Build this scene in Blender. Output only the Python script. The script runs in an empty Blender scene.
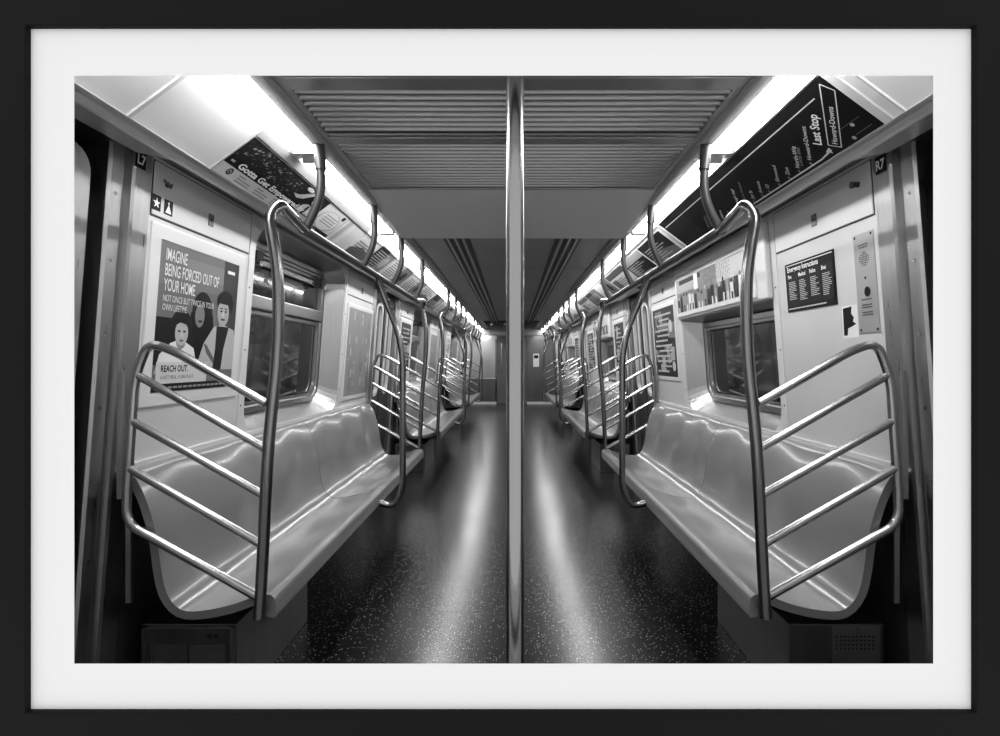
import bpy, bmesh, math, random
from mathutils import Vector

# ------------------------------------------------------------------ camera, world, lights, exposure
SC = bpy.context.scene
COL = SC.collection
F = 520.0                      # focal length in pixels of a 1000 px wide frame
EYE = 1.18                     # eye height above the car floor
cam_d = bpy.data.cameras.new('camera')
cam = bpy.data.objects.new('camera', cam_d); COL.objects.link(cam)
cam.location = (0, 0, EYE); cam.rotation_euler = (math.pi/2, 0, 0)
cam_d.sensor_width = 36.0; cam_d.lens = 36.0*F/1000.0
cam_d.shift_x = -0.0125; cam_d.shift_y = -0.007
cam_d.clip_start = 0.02; cam_d.clip_end = 100
SC.camera = cam

world = bpy.data.worlds.new('world'); SC.world = world; world.use_nodes = True
bg = world.node_tree.nodes['Background']
bg.inputs[0].default_value = (1, 1, 1, 1); bg.inputs[1].default_value = 0.98

LAMP = 34.0                     # radiance of the fluorescent diffusers in the car

vs = SC.view_settings
SC.display_settings.display_device = 'sRGB'
vs.view_transform = 'Standard'; vs.look = 'None'; vs.gamma = 1.0; vs.use_curve_mapping = False
vs.exposure = 0.0
SC.cycles.max_bounces = 8; SC.cycles.diffuse_bounces = 4; SC.cycles.glossy_bounces = 5
SC.cycles.sample_clamp_indirect = 6.0
SC.cycles.use_denoising = True

# ------------------------------------------------------------------ materials
MATS = {}
def mat(name, g, rough=0.5, metal=0.0, spec=0.5, bump=None, rnoise=None, coat=0.0, vary=None, emit=None, stretch=(1, 1, 1)):
    if name in MATS: return MATS[name]
    m = bpy.data.materials.new(name); m.use_nodes = True
    nt = m.node_tree; b = nt.nodes['Principled BSDF']; L = nt.links
    b.inputs['Base Color'].default_value = (g, g, g, 1)
    b.inputs['Roughness'].default_value = rough
    b.inputs['Metallic'].default_value = metal
    b.inputs['Specular IOR Level'].default_value = spec
    b.inputs['Coat Weight'].default_value = coat
    b.inputs['Coat Roughness'].default_value = 0.12
    if emit is not None:
        b.inputs['Emission Color'].default_value = (1, 1, 1, 1); b.inputs['Emission Strength'].default_value = emit
    if bump or rnoise or vary:
        tc = nt.nodes.new('ShaderNodeTexCoord'); mp = nt.nodes.new('ShaderNodeMapping')
        L.new(tc.outputs['Object'], mp.inputs['Vector']); mp.inputs['Scale'].default_value = stretch
    def noise(scale, detail=4):
        n = nt.nodes.new('ShaderNodeTexNoise'); n.inputs['Scale'].default_value = scale; n.inputs['Detail'].default_value = detail
        L.new(mp.outputs['Vector'], n.inputs['Vector']); return n
    if bump:
        n = noise(bump[0]); bp = nt.nodes.new('ShaderNodeBump'); bp.inputs['Strength'].default_value = bump[1]
        bp.inputs['Distance'].default_value = 0.004
        L.new(n.outputs['Fac'], bp.inputs['Height']); L.new(bp.outputs['Normal'], b.inputs['Normal'])
    if rnoise:
        n = noise(rnoise[0]); mr = nt.nodes.new('ShaderNodeMapRange')
        mr.inputs['To Min'].default_value = rnoise[1]; mr.inputs['To Max'].default_value = rnoise[2]
        mr.inputs['From Min'].default_value = 0.3; mr.inputs['From Max'].default_value = 0.7
        L.new(n.outputs['Fac'], mr.inputs['Value']); L.new(mr.outputs['Result'], b.inputs['Roughness'])
    if vary:
        n = noise(vary[0]); cr = nt.nodes.new('ShaderNodeValToRGB')
        cr.color_ramp.elements[0].position = 0.3; cr.color_ramp.elements[1].position = 0.7
        a, c = g*(1-vary[1]), g*(1+vary[1])
        cr.color_ramp.elements[0].color = (a, a, a, 1); cr.color_ramp.elements[1].color = (c, c, c, 1)
        L.new(n.outputs['Fac'], cr.inputs['Fac']); L.new(cr.outputs['Color'], b.inputs['Base Color'])
    MATS[name] = m
    return m

def floor_material():
    m = mat('speckled_black_floor', 0.012, 0.3)
    nt = m.node_tree; b = nt.nodes['Principled BSDF']; L = nt.links
    tc = nt.nodes.new('ShaderNodeTexCoord')
    v = nt.nodes.new('ShaderNodeTexVoronoi'); v.inputs['Scale'].default_value = 85.0; v.feature = 'F1'
    L.new(tc.outputs['Object'], v.inputs['Vector'])
    cr = nt.nodes.new('ShaderNodeValToRGB'); cr.color_ramp.interpolation = 'LINEAR'
    cr.color_ramp.elements[0].position = 0.16; cr.color_ramp.elements[0].color = (1, 1, 1, 1)
    cr.color_ramp.elements[1].position = 0.28; cr.color_ramp.elements[1].color = (0, 0, 0, 1)
    L.new(v.outputs['Distance'], cr.inputs['Fac'])
    sep = nt.nodes.new('ShaderNodeSeparateColor'); L.new(v.outputs['Color'], sep.inputs['Color'])
    gt = nt.nodes.new('ShaderNodeMath'); gt.operation = 'GREATER_THAN'; gt.inputs[1].default_value = 0.45
    L.new(sep.outputs['Red'], gt.inputs[0])
    mu = nt.nodes.new('ShaderNodeMath'); mu.operation = 'MULTIPLY'
    L.new(cr.outputs['Color'], mu.inputs[0]); L.new(gt.outputs[0], mu.inputs[1])
    mx = nt.nodes.new('ShaderNodeMix'); mx.data_type = 'RGBA'
    mx.inputs[6].default_value = (0.008, 0.008, 0.008, 1); mx.inputs[7].default_value = (0.24, 0.24, 0.24, 1)
    L.new(mu.outputs[0], mx.inputs[0]); L.new(mx.outputs[2], b.inputs['Base Color'])
    n = nt.nodes.new('ShaderNodeTexNoise'); n.inputs['Scale'].default_value = 2.2; n.inputs['Detail'].default_value = 6
    L.new(tc.outputs['Object'], n.inputs['Vector'])
    mr = nt.nodes.new('ShaderNodeMapRange'); mr.inputs['From Min'].default_value = 0.3; mr.inputs['From Max'].default_value = 0.7
    mr.inputs['To Min'].default_value = 0.235; mr.inputs['To Max'].default_value = 0.265
    L.new(n.outputs['Fac'], mr.inputs['Value']); L.new(mr.outputs['Result'], b.inputs['Roughness'])
    b.inputs['Specular IOR Level'].default_value = 0.45
    return m

M_FLOOR = floor_material()
M_WALL = mat('cream_wall_laminate', 0.51, 0.38, vary=(3, 0.05))
M_TRIMW = mat('pale_enamel_trim', 0.58, 0.3)
M_STEEL = mat('brushed_stainless_steel', 0.42, 0.3, 1.0, rnoise=(9, 0.27, 0.36), vary=(7, 0.04), stretch=(8, 8, 0.25))
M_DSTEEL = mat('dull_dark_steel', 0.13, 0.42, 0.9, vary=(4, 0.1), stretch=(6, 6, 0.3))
M_CHROME = mat('polished_steel_tube', 0.42, 0.26, 1.0)
M_POST = mat('handled_steel_post', 0.24, 0.24, 1.0)
M_POLE = mat('bright_steel_pole', 0.34, 0.22, 1.0)
M_RAIL = mat('worn_steel_rail', 0.045, 0.42, 0.4)
M_DUCT = mat('satin_duct_cover', 0.62, 0.35)
M_CEIL = mat('grey_ceiling_laminate', 0.22, 0.35, vary=(2, 0.08))
M_GRILLE = mat('grey_grille_aluminium', 0.29, 0.3, 0.8)
M_BLACK = mat('black_rubber', 0.006, 0.5)
M_COVE = mat('pale_cove_panel', 0.80, 0.28)
M_NOSE = mat('satin_aluminium_moulding', 0.50, 0.3, 0.7)
M_BEAM = mat('mid_grey_enamel', 0.34, 0.4)
M_BENCH = mat('glossy_grey_fibreglass', 0.165, 0.28, coat=0.35)
M_BENCHE = mat('fibreglass_edge', 0.36, 0.35)
M_GLASS = mat('dark_window_glass', 0.010, 0.05, spec=0.9, coat=0.6)
M_DIFF = mat('lit_diffuser', 0.8, 0.4, emit=LAMP)
M_MATB = mat('white_mat_board', 0.90, 0.9, spec=0.1)
M_FRAME = mat('black_satin_wood', 0.007, 0.6, spec=0.08)
M_ROOM = mat('pale_gallery_wall', 0.7, 0.9)
M_PLASTIC = mat('black_plastic', 0.012, 0.35)
TONES = {}
def tone(v):
    k = round(v, 2)
    if k not in TONES: TONES[k] = mat('printed_tone_%02d' % int(k*100), max(k*(0.4 if k <= 0.1 else 0.8 if k <= 0.3 else 1.0), 0.003), 0.5, spec=0.12)
    return TONES[k]

# ------------------------------------------------------------------ builders
def tag(o, label=None, cat=None, group=None, kind=None):
    if label: o['label'] = label
    if cat: o['category'] = cat
    if group: o['group'] = group
    if kind: o['kind'] = kind
    return o

class MB:
    """collects faces, links them as one mesh object"""
    def __init__(self): self.v = []; self.f = []; self.m = []; self.mats = []
    def mi(self, m):
        if m not in self.mats: self.mats.append(m)
        return self.mats.index(m)
    def poly(self, pts, m):
        b = len(self.v); self.v += [tuple(p) for p in pts]; self.f.append(list(range(b, b+len(pts)))); self.m.append(self.mi(m)); return self
    def hexa(self, p, m):
        # p: 8 points, bottom 4 then top 4
        b = len(self.v); self.v += [tuple(q) for q in p]; k = self.mi(m)
        for f in ((0, 3, 2, 1), (4, 5, 6, 7), (0, 1, 5, 4), (1, 2, 6, 5), (2, 3, 7, 6), (3, 0, 4, 7)):
            self.f.append([b+i for i in f]); self.m.append(k)
        return self
    def box(self, x0, x1, y0, y1, z0, z1, m):
        return self.hexa([(x0, y0, z0), (x1, y0, z0), (x1, y1, z0), (x0, y1, z0), (x0, y0, z1), (x1, y0, z1), (x1, y1, z1), (x0, y1, z1)], m)
    def loft(self, rings, m, close=False, caps=False):
        b = len(self.v); n = len(rings[0]); k = self.mi(m)
        for r in rings: self.v += [tuple(p) for p in r]
        for i in range(len(rings)-1):
            for j in range(n if close else n-1):
                a = b+i*n+j; c = b+i*n+(j+1) % n
                self.f.append([a, c, c+n, a+n]); self.m.append(k)
        if caps:
            self.f.append([b+j for j in range(n)][::-1]); self.m.append(k)
            self.f.append([b+(len(rings)-1)*n+j for j in range(n)]); self.m.append(k)
        return self
    def tube(self, path, r, m, seg=12):
        P = [Vector(p) for p in path]
        up = None; rings = []
        for i, p in enumerate(P):
            t = (P[min(i+1, len(P)-1)]-P[max(i-1, 0)]).normalized()
            if up is None:
                up = t.orthogonal().normalized()
            up = (up-t*up.dot(t)).normalized(); w = t.cross(up)
            rr = r[i] if isinstance(r, (list, tuple)) else r
            rings.append([p+(up*math.cos(a)+w*math.sin(a))*rr for a in [2*math.pi*q/seg for q in range(seg)]])
        return self.loft(rings, m, close=True, caps=True)
    def build(self, name, parent=None, smooth=None, bevel=None, recalc=True):
        me = bpy.data.meshes.new(name)
        # put the mesh origin at the centre of its own base
        if parent is None and self.v:
            xs, ys, zs = zip(*self.v)
            o0 = Vector(((min(xs)+max(xs))/2, (min(ys)+max(ys))/2, min(zs)))
        else: o0 = Vector((0, 0, 0))
        base = parent['_o'] if parent is not None and '_o' in parent else (0, 0, 0)
        sh = o0+Vector(base)
        me.from_pydata([Vector(p)-sh for p in self.v], [], self.f)
        for m in self.mats: me.materials.append(m)
        for p, k in zip(me.polygons, self.m): p.material_index = k
        if recalc:
            bm = bmesh.new(); bm.from_mesh(me); bmesh.ops.recalc_face_normals(bm, faces=bm.faces[:]); bm.to_mesh(me); bm.free()
        if smooth:
            me.shade_smooth(); me.set_sharp_from_angle(angle=math.radians(smooth))
        o = bpy.data.objects.new(name, me); COL.objects.link(o); o.location = o0
        if parent is None: o['_o'] = tuple(o0)
        else: o.parent = parent; o['_o'] = tuple(base)
        if bevel:
            b = o.modifiers.new('bevel', 'BEVEL'); b.width = bevel; b.segments = 2; b.limit_method = 'ANGLE'
        return o

def thing(name, loc, label, cat, group=None):
    o = bpy.data.objects.new(name, None); COL.objects.link(o); o.location = loc; o['_o'] = tuple(loc)
    o.empty_display_size = 0.1
    return tag(o, label, cat, group)
def struct(o): o['kind'] = 'structure'; return o

def fillet(pts, rad, n=6):
    """polyline with rounded corners"""
    P = [Vector(p) for p in pts]; out = [P[0]]
    for i in range(1, len(P)-1):
        r = rad[i-1] if isinstance(rad, (list, tuple)) else rad
        a, b, c = P[i-1], P[i], P[i+1]
        u = (a-b); w = (c-b); r = min(r, u.length*0.49, w.length*0.49)
        p0 = b+u.normalized()*r; p1 = b+w.normalized()*r
        for k in range(n+1):
            t = k/n; out.append(p0*(1-t)**2+b*2*t*(1-t)+p1*t*t)
    out.append(P[-1]); return out

def wx(Z): return 1.16+0.075*(0.65-Z)                       # the side walls lean in towards the ceiling
def P(s, d, Z, n=0.0): return (s*(wx(Z)-n), d, Z+EYE)        # a point on side wall s, n metres proud of it
def V(s, X, d, Z): return (s*X, d, Z+EYE)
CX, CZ, TX, TZ = 1.01, 0.64, 0.825, 0.777                    # advertising cove: lower and upper edge
def Cv(s, d, t, n=0.0): return (s*(CX-(CX-TX)*t-0.595*n), d, CZ+(TZ-CZ)*t-0.803*n+EYE)
CL = math.hypot(CX-TX, TZ-CZ)

def wbox(b, s, d0, d1, Z0, Z1, n0, n1, m, fn=P):
    b.hexa([fn(s, d0, Z0, n0), fn(s, d1, Z0, n0), fn(s, d1, Z0, n1), fn(s, d0, Z0, n1),
            fn(s, d0, Z1, n0), fn(s, d1, Z1, n0), fn(s, d1, Z1, n1), fn(s, d0, Z1, n1)], m); return b

def rrect(d0, d1, z0, z1, r, k=6):
    """rounded rectangle, corner radii (bottom-near, bottom-far, top-far, top-near); 4(k+1) points"""
    if not isinstance(r, (list, tuple)): r = [r]*4
    out = []
    for (cx, cz, a0), q in zip(((d0, z0, 180), (d1, z0, 270), (d1, z1, 0), (d0, z1, 90)), r):
        ox = cx+q if cx == d0 else cx-q; oz = cz+q if cz == z0 else cz-q
        for i in range(k+1):
            a = math.radians(a0+90*i/k); out.append((ox+q*math.cos(a), oz+q*math.sin(a)))
    return out

# ---- flat printing: text and shapes in (u, v), mapped onto a surface
_txt = {}
def text_uv(s, size, align='LEFT', weight=0.0, squeeze=1.0):
    key = (s, weight)
    if key not in _txt:
        c = bpy.data.curves.new('lettering', 'FONT'); c.body = s; c.size = 1.0; c.offset = weight; c.resolution_u = 3
        o = bpy.data.objects.new('lettering', c); COL.objects.link(o)
        bpy.context.view_layer.update()
        me = bpy.data.meshes.new_from_object(o.evaluated_get(bpy.context.evaluated_depsgraph_get()))
        _txt[key] = ([(v.co.x, v.co.y) for v in me.vertices], [list(p.vertices) for p in me.polygons])
        bpy.data.objects.remove(o); bpy.data.curves.remove(c); bpy.data.meshes.remove(me)
    vs_, fs = _txt[key]
    w = max([v[0] for v in vs_] or [0])*size*squeeze
    dx = {'LEFT': 0, 'CENTER': -w/2, 'RIGHT': -w}[align]
    return [(v[0]*size*squeeze+dx, v[1]*size) for v in vs_], fs

class Art:
    """one printed sheet: uv in metres from its lower left corner as a reader sees it"""
    def __init__(self, mp): self.b = MB(); self.mp = mp; self.n = 0.0004
    def lift(self): self.n += 0.00009
    def poly(self, pts, g): self.b.poly([self.mp(u, v, self.n) for u, v in pts], tone(g)); self.lift()
    def rect(self, u0, v0, u1, v1, g): self.poly([(u0, v0), (u1, v0), (u1, v1), (u0, v1)], g)
    def rects(self, L, g):
        for u0, v0, u1, v1 in L: self.b.poly([self.mp(u, v, self.n) for u, v in ((u0, v0), (u1, v0), (u1, v1), (u0, v1))], tone(g))
        self.lift()
    def disc(self, u, v, ru, rv, g, k=20, a0=0, a1=360):
        self.poly([(u+ru*math.cos(math.radians(a0+(a1-a0)*i/k)), v+rv*math.sin(math.radians(a0+(a1-a0)*i/k))) for i in range(k)], g)
    def text(self, s, u, v, size, g, align='LEFT', weight=0.0, squeeze=1.0, ang=0.0, shear=0.0):
        V_, Fs = text_uv(s, size, align, weight, squeeze)
        ca, sa = math.cos(ang), math.sin(ang)
        base = len(self.b.v); k = self.b.mi(tone(g))
        for x, y in V_:
            x += shear*y
            self.b.v.append(self.mp(u+x*ca-y*sa, v+x*sa+y*ca, self.n))
        for f in Fs: self.b.f.append([base+i for i in f]); self.b.m.append(k)
        self.lift()
    def build(self, name, parent): return self.b.build(name, parent, recalc=False)

def wall_map(s, d0, d1, Z0, n):
    # reader's left edge: near end on the left wall, far end on the right wall
    return (lambda u, v, k: P(s, d0+u, Z0+v, n+k)) if s < 0 else (lambda u, v, k: P(s, d1-u, Z0+v, n+k))
def cove_map(s, d0, d1, n):
    return (lambda u, v, k: Cv(s, d0+u, v/CL, n+k)) if s < 0 else (lambda u, v, k: Cv(s, d1-u, v/CL, n+k))

SIDE = {-1: 'left', 1: 'right'}
PER = 3.77                      # spacing of the bench bays
BAYS = [0.0, PER, 2*PER]
BAYN = ['front', 'middle', 'rearmost']
D0, DEND = 0.90, 14.3

# ------------------------------------------------------------------ frame, mat and the wall it hangs on
def px(x, y, d): return ((x-512.5)*d/F, d, (361-y)*d/F+EYE)
DM = 0.85
fr = thing('picture_frame', px(500, 744, DM), 'black satin picture frame with a wide white mat around the train interior', 'picture frame')
b = MB()
def ringpts(x0, x1, y0, y1, d, dd=None):
    dd = dd or d
    return [(p[0], dd, p[2]) for p in (px(x0, y0, d), px(x1, y0, d), px(x1, y1, d), px(x0, y1, d))]
prof = [ringpts(-9, 1009, -9, 745, DM-0.010, DM+0.012), ringpts(-9, 1009, -9, 745, DM-0.010),
        ringpts(30, 972, 28, 710, DM, DM-0.010), ringpts(31, 971, 29, 709, DM, DM-0.009), ringpts(31, 971, 29, 709, DM, DM+0.004)]
b.loft([[r[i] for r in prof] for i in (0, 1, 2, 3, 0)], M_FRAME)
b.build('frame_moulding', fr, bevel=0.0008)
b = MB()
mo = [ringpts(26, 976, 24, 714, DM), ringpts(74.3, 933.2, 75.7, 663.6, DM), ringpts(73.0, 934.5, 74.3, 665, DM, DM+0.002)]
b.loft([[r[i] for r in mo] for i in (0, 1, 2, 3, 0)], M_MATB)
b.build('mat_board', fr)
b = MB()
oh = ringpts(-6, 1006, -6, 742, DM)
H = [(p[0], p[2]) for p in oh]
x0, x1, z1, z0 = H[0][0], H[1][0], H[0][1], H[2][1]
for (a, c, e, g) in ((-3, x0, 0, 2.6), (x1, 3, 0, 2.6), (x0, x1, z1, 2.6), (x0, x1, 0, z0)):
    b.box(a, c, DM+0.012, DM+0.042, e, g, M_ROOM)
struct(b.build('wall_front'))

# ------------------------------------------------------------------ floor, ceiling, shell
b = MB(); b.box(-1.34, 1.34, D0, DEND+0.1, -0.04, 0, M_FLOOR); struct(b.build('floor'))
b = MB()   # unseen outer box, added to keep world light out of the car
for s in (-1, 1):
    b.box(min(s*1.5, s*1.56), max(s*1.5, s*1.56), D0-0.005, DEND+0.3, -0.1, 2.3, M_DSTEEL)
b.box(-1.56, 1.56, D0-0.005, DEND+0.3, 2.3, 2.36, M_DSTEEL); b.box(-1.56, 1.56, D0-0.005, DEND+0.3, -0.16, -0.1, M_DSTEEL)
b.box(-1.56, 1.56, DEND+0.3, DEND+0.36, -0.16, 2.36, M_DSTEEL)
struct(b.build('wall_light_block'))

b = MB()   # ceiling: flat over the grilles, a panel sloping down to 3.17, a step, then flat to the end
ZC = 0.80
def cbox(d0, d1, za0, za1, m=M_CEIL, X0=-0.68, X1=0.68, th=0.03):
    b.hexa([(X0, d0, za0+EYE), (X1, d0, za0+EYE), (X1, d1, za1+EYE), (X0, d1, za1+EYE),
            (X0, d0, za0+EYE+th), (X1, d0, za0+EYE+th), (X1, d1, za1+EYE+th), (X0, d1, za1+EYE+th)], m)
cbox(D0, 1.45, ZC, ZC)
cbox(1.44, 2.45, ZC+0.07, ZC+0.07, M_BLACK)               # duct above the grilles
cbox(2.43, 3.17, ZC, 0.75, M_DUCT)
cbox(3.17, 3.185, 0.75, 0.75, M_TRIMW, th=0.10)
for k in range(8):
    a = 3.18+k*1.40; cbox(a, min(a+1.394, DEND), ZC+0.015, ZC+0.015, M_CEIL)
cbox(3.18, DEND, ZC+0.02, ZC+0.02, M_BLACK)
struct(b.build('ceiling', bevel=0.002))

n_fix = 0
for s in (-1, 1):
    b = MB()
    # side profile from the wall top over the moulding, cove and lamp trough to the ceiling edge
    prof = [(1.30, 0.72), (1.17, 0.67), (1.052, 0.66), (1.050, 0.620), (1.043, 0.6155), (1.030, 0.618), (1.016, 0.628), (CX, CZ)]
    b.loft([[V(s, X, d, Z) for X, Z in prof] for d in (D0, DEND)], M_NOSE)
    b.loft([[Cv(s, d, 0), Cv(s, d, 1)] for d in (D0, DEND)], M_COVE)
    b.loft([[V(s, X, d, Z) for X, Z in ((TX, TZ), (TX-0.002, TZ+0.012), (0.727, 0.80), (0.727, 0.783))] for d in (D0, DEND)], M_TRIMW)
    b.loft([[V(s, X, d, Z) for X, Z in ((0.727, 0.783), (0.720, 0.779), (0.686, 0.779), (0.680, 0.785), (0.680, 0.79), (0.674, 0.79), (0.674, 0.80), (0.66, 0.80), (0.66, 0.90), (1.3, 0.95))] for d in (D0, DEND)], M_BEAM)
    struct(b.build('trim_%d' % (1 if s < 0 else 2), smooth=35))
    b = MB()   # dark gap strip between beam and ceiling
    for k in range(10):
        pass
# seams of the cove: thin battens between the cards
ORD = ['first', 'second', 'third', 'fourth', 'fifth', 'sixth', 'seventh', 'eighth', 'ninth', 'tenth', 'eleventh', 'twelfth', 'thirteenth', 'fourteenth', 'fifteenth', 'sixteenth', 'seventeenth', 'eighteenth']
for s in (-1, 1):
    segs = [(0.92, 1.94), (2.02, 3.16), (3.20, 4.34), (4.38, 5.52), (5.56, 6.70), (6.74, 7.88), (7.92, 9.06), (9.10, 10.24), (10.28, 11.42), (11.46, 12.60), (12.64, 14.2)]
    for i, (a, c) in enumerate(segs):
        t = thing('ceiling_light', V(s, 0.776, (a+c)/2, 0.79),
                  'white fluorescent light above the %s advertising cards, %s from the front' % (SIDE[s], ORD[i]), 'ceiling light', 'fluorescent lights along the ceiling edges')
        b = MB(); K = 8
        pr = [(0.731+(0.812-0.731)*q/K, 0.785-0.006*q/K-0.009*math.sin(math.pi*q/K)) for q in range(K+1)]
        pr += [(0.812, 0.786), (0.731, 0.792)]
        b.loft([[V(s, X, d, Z) for X, Z in pr] for d in (a+0.01, c-0.01)], M_DIFF, close=True, caps=True)
        b.build('diffuser', t, smooth=40)
        for e in (a, c-0.012):
            b = MB(); b.hexa([V(s, X, d, Z) for Z in (0.771, 0.795) for X, d in ((0.729, e), (0.816, e), (0.816, e+0.012), (0.729, e+0.012))], M_TRIMW)
            b.build('end_cap', t)

# ------------------------------------------------------------------ ceiling grilles and linear diffusers
def grille(d0, d1, first, step, label):
    t = thing('ceiling_grille', (0, (d0+d1)/2, EYE+ZC), label, 'ceiling grille', 'air grilles in the front ceiling')
    b = MB()
    b.box(-0.66, 0.66, d0, first, EYE+ZC-0.006, EYE+ZC+0.03, M_GRILLE)
    b.box(-0.66, 0.66, d1-0.02, d1, EYE+ZC-0.003, EYE+ZC+0.03, M_GRILLE)
    for X in (-0.66, 0.645): b.box(X, X+0.015, d0, d1, EYE+ZC-0.004, EYE+ZC+0.03, M_GRILLE)
    b.build('grille_frame', t, bevel=0.003)
    b = MB(); y = first+0.012
    while y+step*0.6 < d1-0.02:
        w = step*0.50
        pr = [(y, ZC+0.016), (y+w*0.12, ZC-0.001), (y+w*0.4, ZC-0.006), (y+w*0.85, ZC-0.002), (y+w, ZC+0.006), (y+w, ZC+0.02)]
        b.loft([[(X, d, EYE+Z) for d, Z in pr] for X in (-0.648, 0.648)], M_GRILLE, close=True, caps=True)
        y += step
    b.build('slats', t, smooth=60)
grille(1.46, 1.85, 1.525, 0.036, 'coarse slatted metal ceiling grille nearest the front')
grille(1.855, 2.425, 1.91, 0.0345, 'fine slatted metal ceiling grille just before the plain sloping ceiling panel')
for s in (-1, 1):
    t = thing('air_diffuser', (s*0.37, 7.0, EYE+ZC), 'long ridged air diffuser running down the %s half of the ceiling' % SIDE[s], 'ceiling vent', 'ridged diffusers on the rear ceiling')
    b = MB()
    for q in (-0.05, 0, 0.05): b.box(s*0.37+q-0.009, s*0.37+q+0.009, 3.25, 12.6, EYE+ZC-0.012, EYE+ZC+0.0145, M_GRILLE)
    b.build('ridges', t, bevel=0.004)
    b = MB(); b.box(s*0.37-0.085, s*0.37+0.085, 3.25, 12.6, EYE+ZC+0.004, EYE+ZC+0.0145, M_BLACK); b.build('backing', t)

# ------------------------------------------------------------------ side walls
for s in (-1, 1):
    b = MB()
    for k, o in enumerate(BAYS):
        a, w0, w1, e = o+1.60, o+2.335, o+3.67, o+4.45
        z1w = 0.645 if s < 0 else 0.28
        hole = rrect(w0+0.035, w1-0.035, -0.34, z1w, [0.13, 0.13, 0.15, 0.15] if s < 0 else [0.13, 0.13, 0.006, 0.006])
        outer = rrect(w0, w1, -0.36, 0.655 if s < 0 else 0.30, 0.001)
        inner = rrect(w0+0.09, w1-0.09, -0.27, 0.61 if s < 0 else 0.262, [0.11, 0.11, 0.11, 0.11] if s < 0 else [0.11, 0.11, 0.006, 0.006])
        b.loft([[P(s, d, Z) for d, Z in outer], [P(s, d, Z) for d, Z in hole]], M_TRIMW, close=True)
        b.loft([[P(s, d, Z) for d, Z in hole], [P(s, d, Z, -0.13) for d, Z in inner]], M_STEEL, close=True)
        def face(d0, d1, Z0, Z1, m): b.poly([P(s, d0, Z0), P(s, d1, Z0), P(s, d1, Z1), P(s, d0, Z1)], m)
        face(a, w0, -0.36, 0.665, M_WALL); face(w1, e, -0.36, 0.665, M_WALL)
        face(w0, w1, 0.655 if s < 0 else 0.30, 0.665, M_WALL)
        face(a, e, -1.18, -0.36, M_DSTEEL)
        # door bay behind this one: recessed back plane, header and pocket sides
        g0, g1 = e, o+1.60+PER
        if k == 2: g1 = 12.95
        for (q0, q1) in (((D0, 1.60),) if k == 0 else ())+((g0, g1),):
            b.poly([P(s, q0, -1.18, -0.14), P(s, q1, -1.18, -0.14), P(s, q1, 0.72, -0.14), P(s, q0, 0.72, -0.14)], M_BLACK)
            for q in (q0, q1): b.poly([P(s, q, -1.18, 0), P(s, q, 0.665, 0), P(s, q, 0.72, -0.14), P(s, q, -1.18, -0.14)], M_BLACK)
    b.poly([P(s, 12.95, -1.18), P(s, DEND, -1.18), P(s, DEND, 0.665), P(s, 12.95, 0.665)], M_WALL)
    struct(b.build('wall_%s' % SIDE[s]))

# door pillars
tn = 3
for s in (-1, 1):
    for k, o in enumerate(BAYS):
        for end in (0, 1):
            if end == 0: prof = [(1.675, 0.0), (1.675, 0.002), (1.604, 0.004), (1.594, 0.000), (1.588, -0.022), (1.578, -0.022), (1.572, -0.012), (1.530, -0.012), (1.524, -0.02), (1.524, -0.10)]
            else: prof = [(6.05-d, n) for d, n in [(1.675, 0.0), (1.675, 0.002), (1.604, 0.004), (1.594, 0.000), (1.588, -0.022), (1.578, -0.022), (1.572, -0.012), (1.530, -0.012), (1.524, -0.02), (1.524, -0.10)]]
            b = MB()
            b.loft([[P(s, o+d, Z, n) for d, n in prof] for Z in (-1.18, 0.655)], M_STEEL)
            if k == 0:
                for Z in (0.50, 0.30, 0.08, -0.14, -0.36, -0.60, -0.85):
                    dd = 1.55 if end == 0 else 4.50
                    pr = [P(s, dd+0.006*math.cos(q), Z+0.006*math.sin(q), -0.0105) for q in [math.pi*2*i/8 for i in range(8)]]
                    b.poly(pr, M_CHROME)
            p = struct(b.build('trim_%d' % tn)); tn += 1

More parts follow.
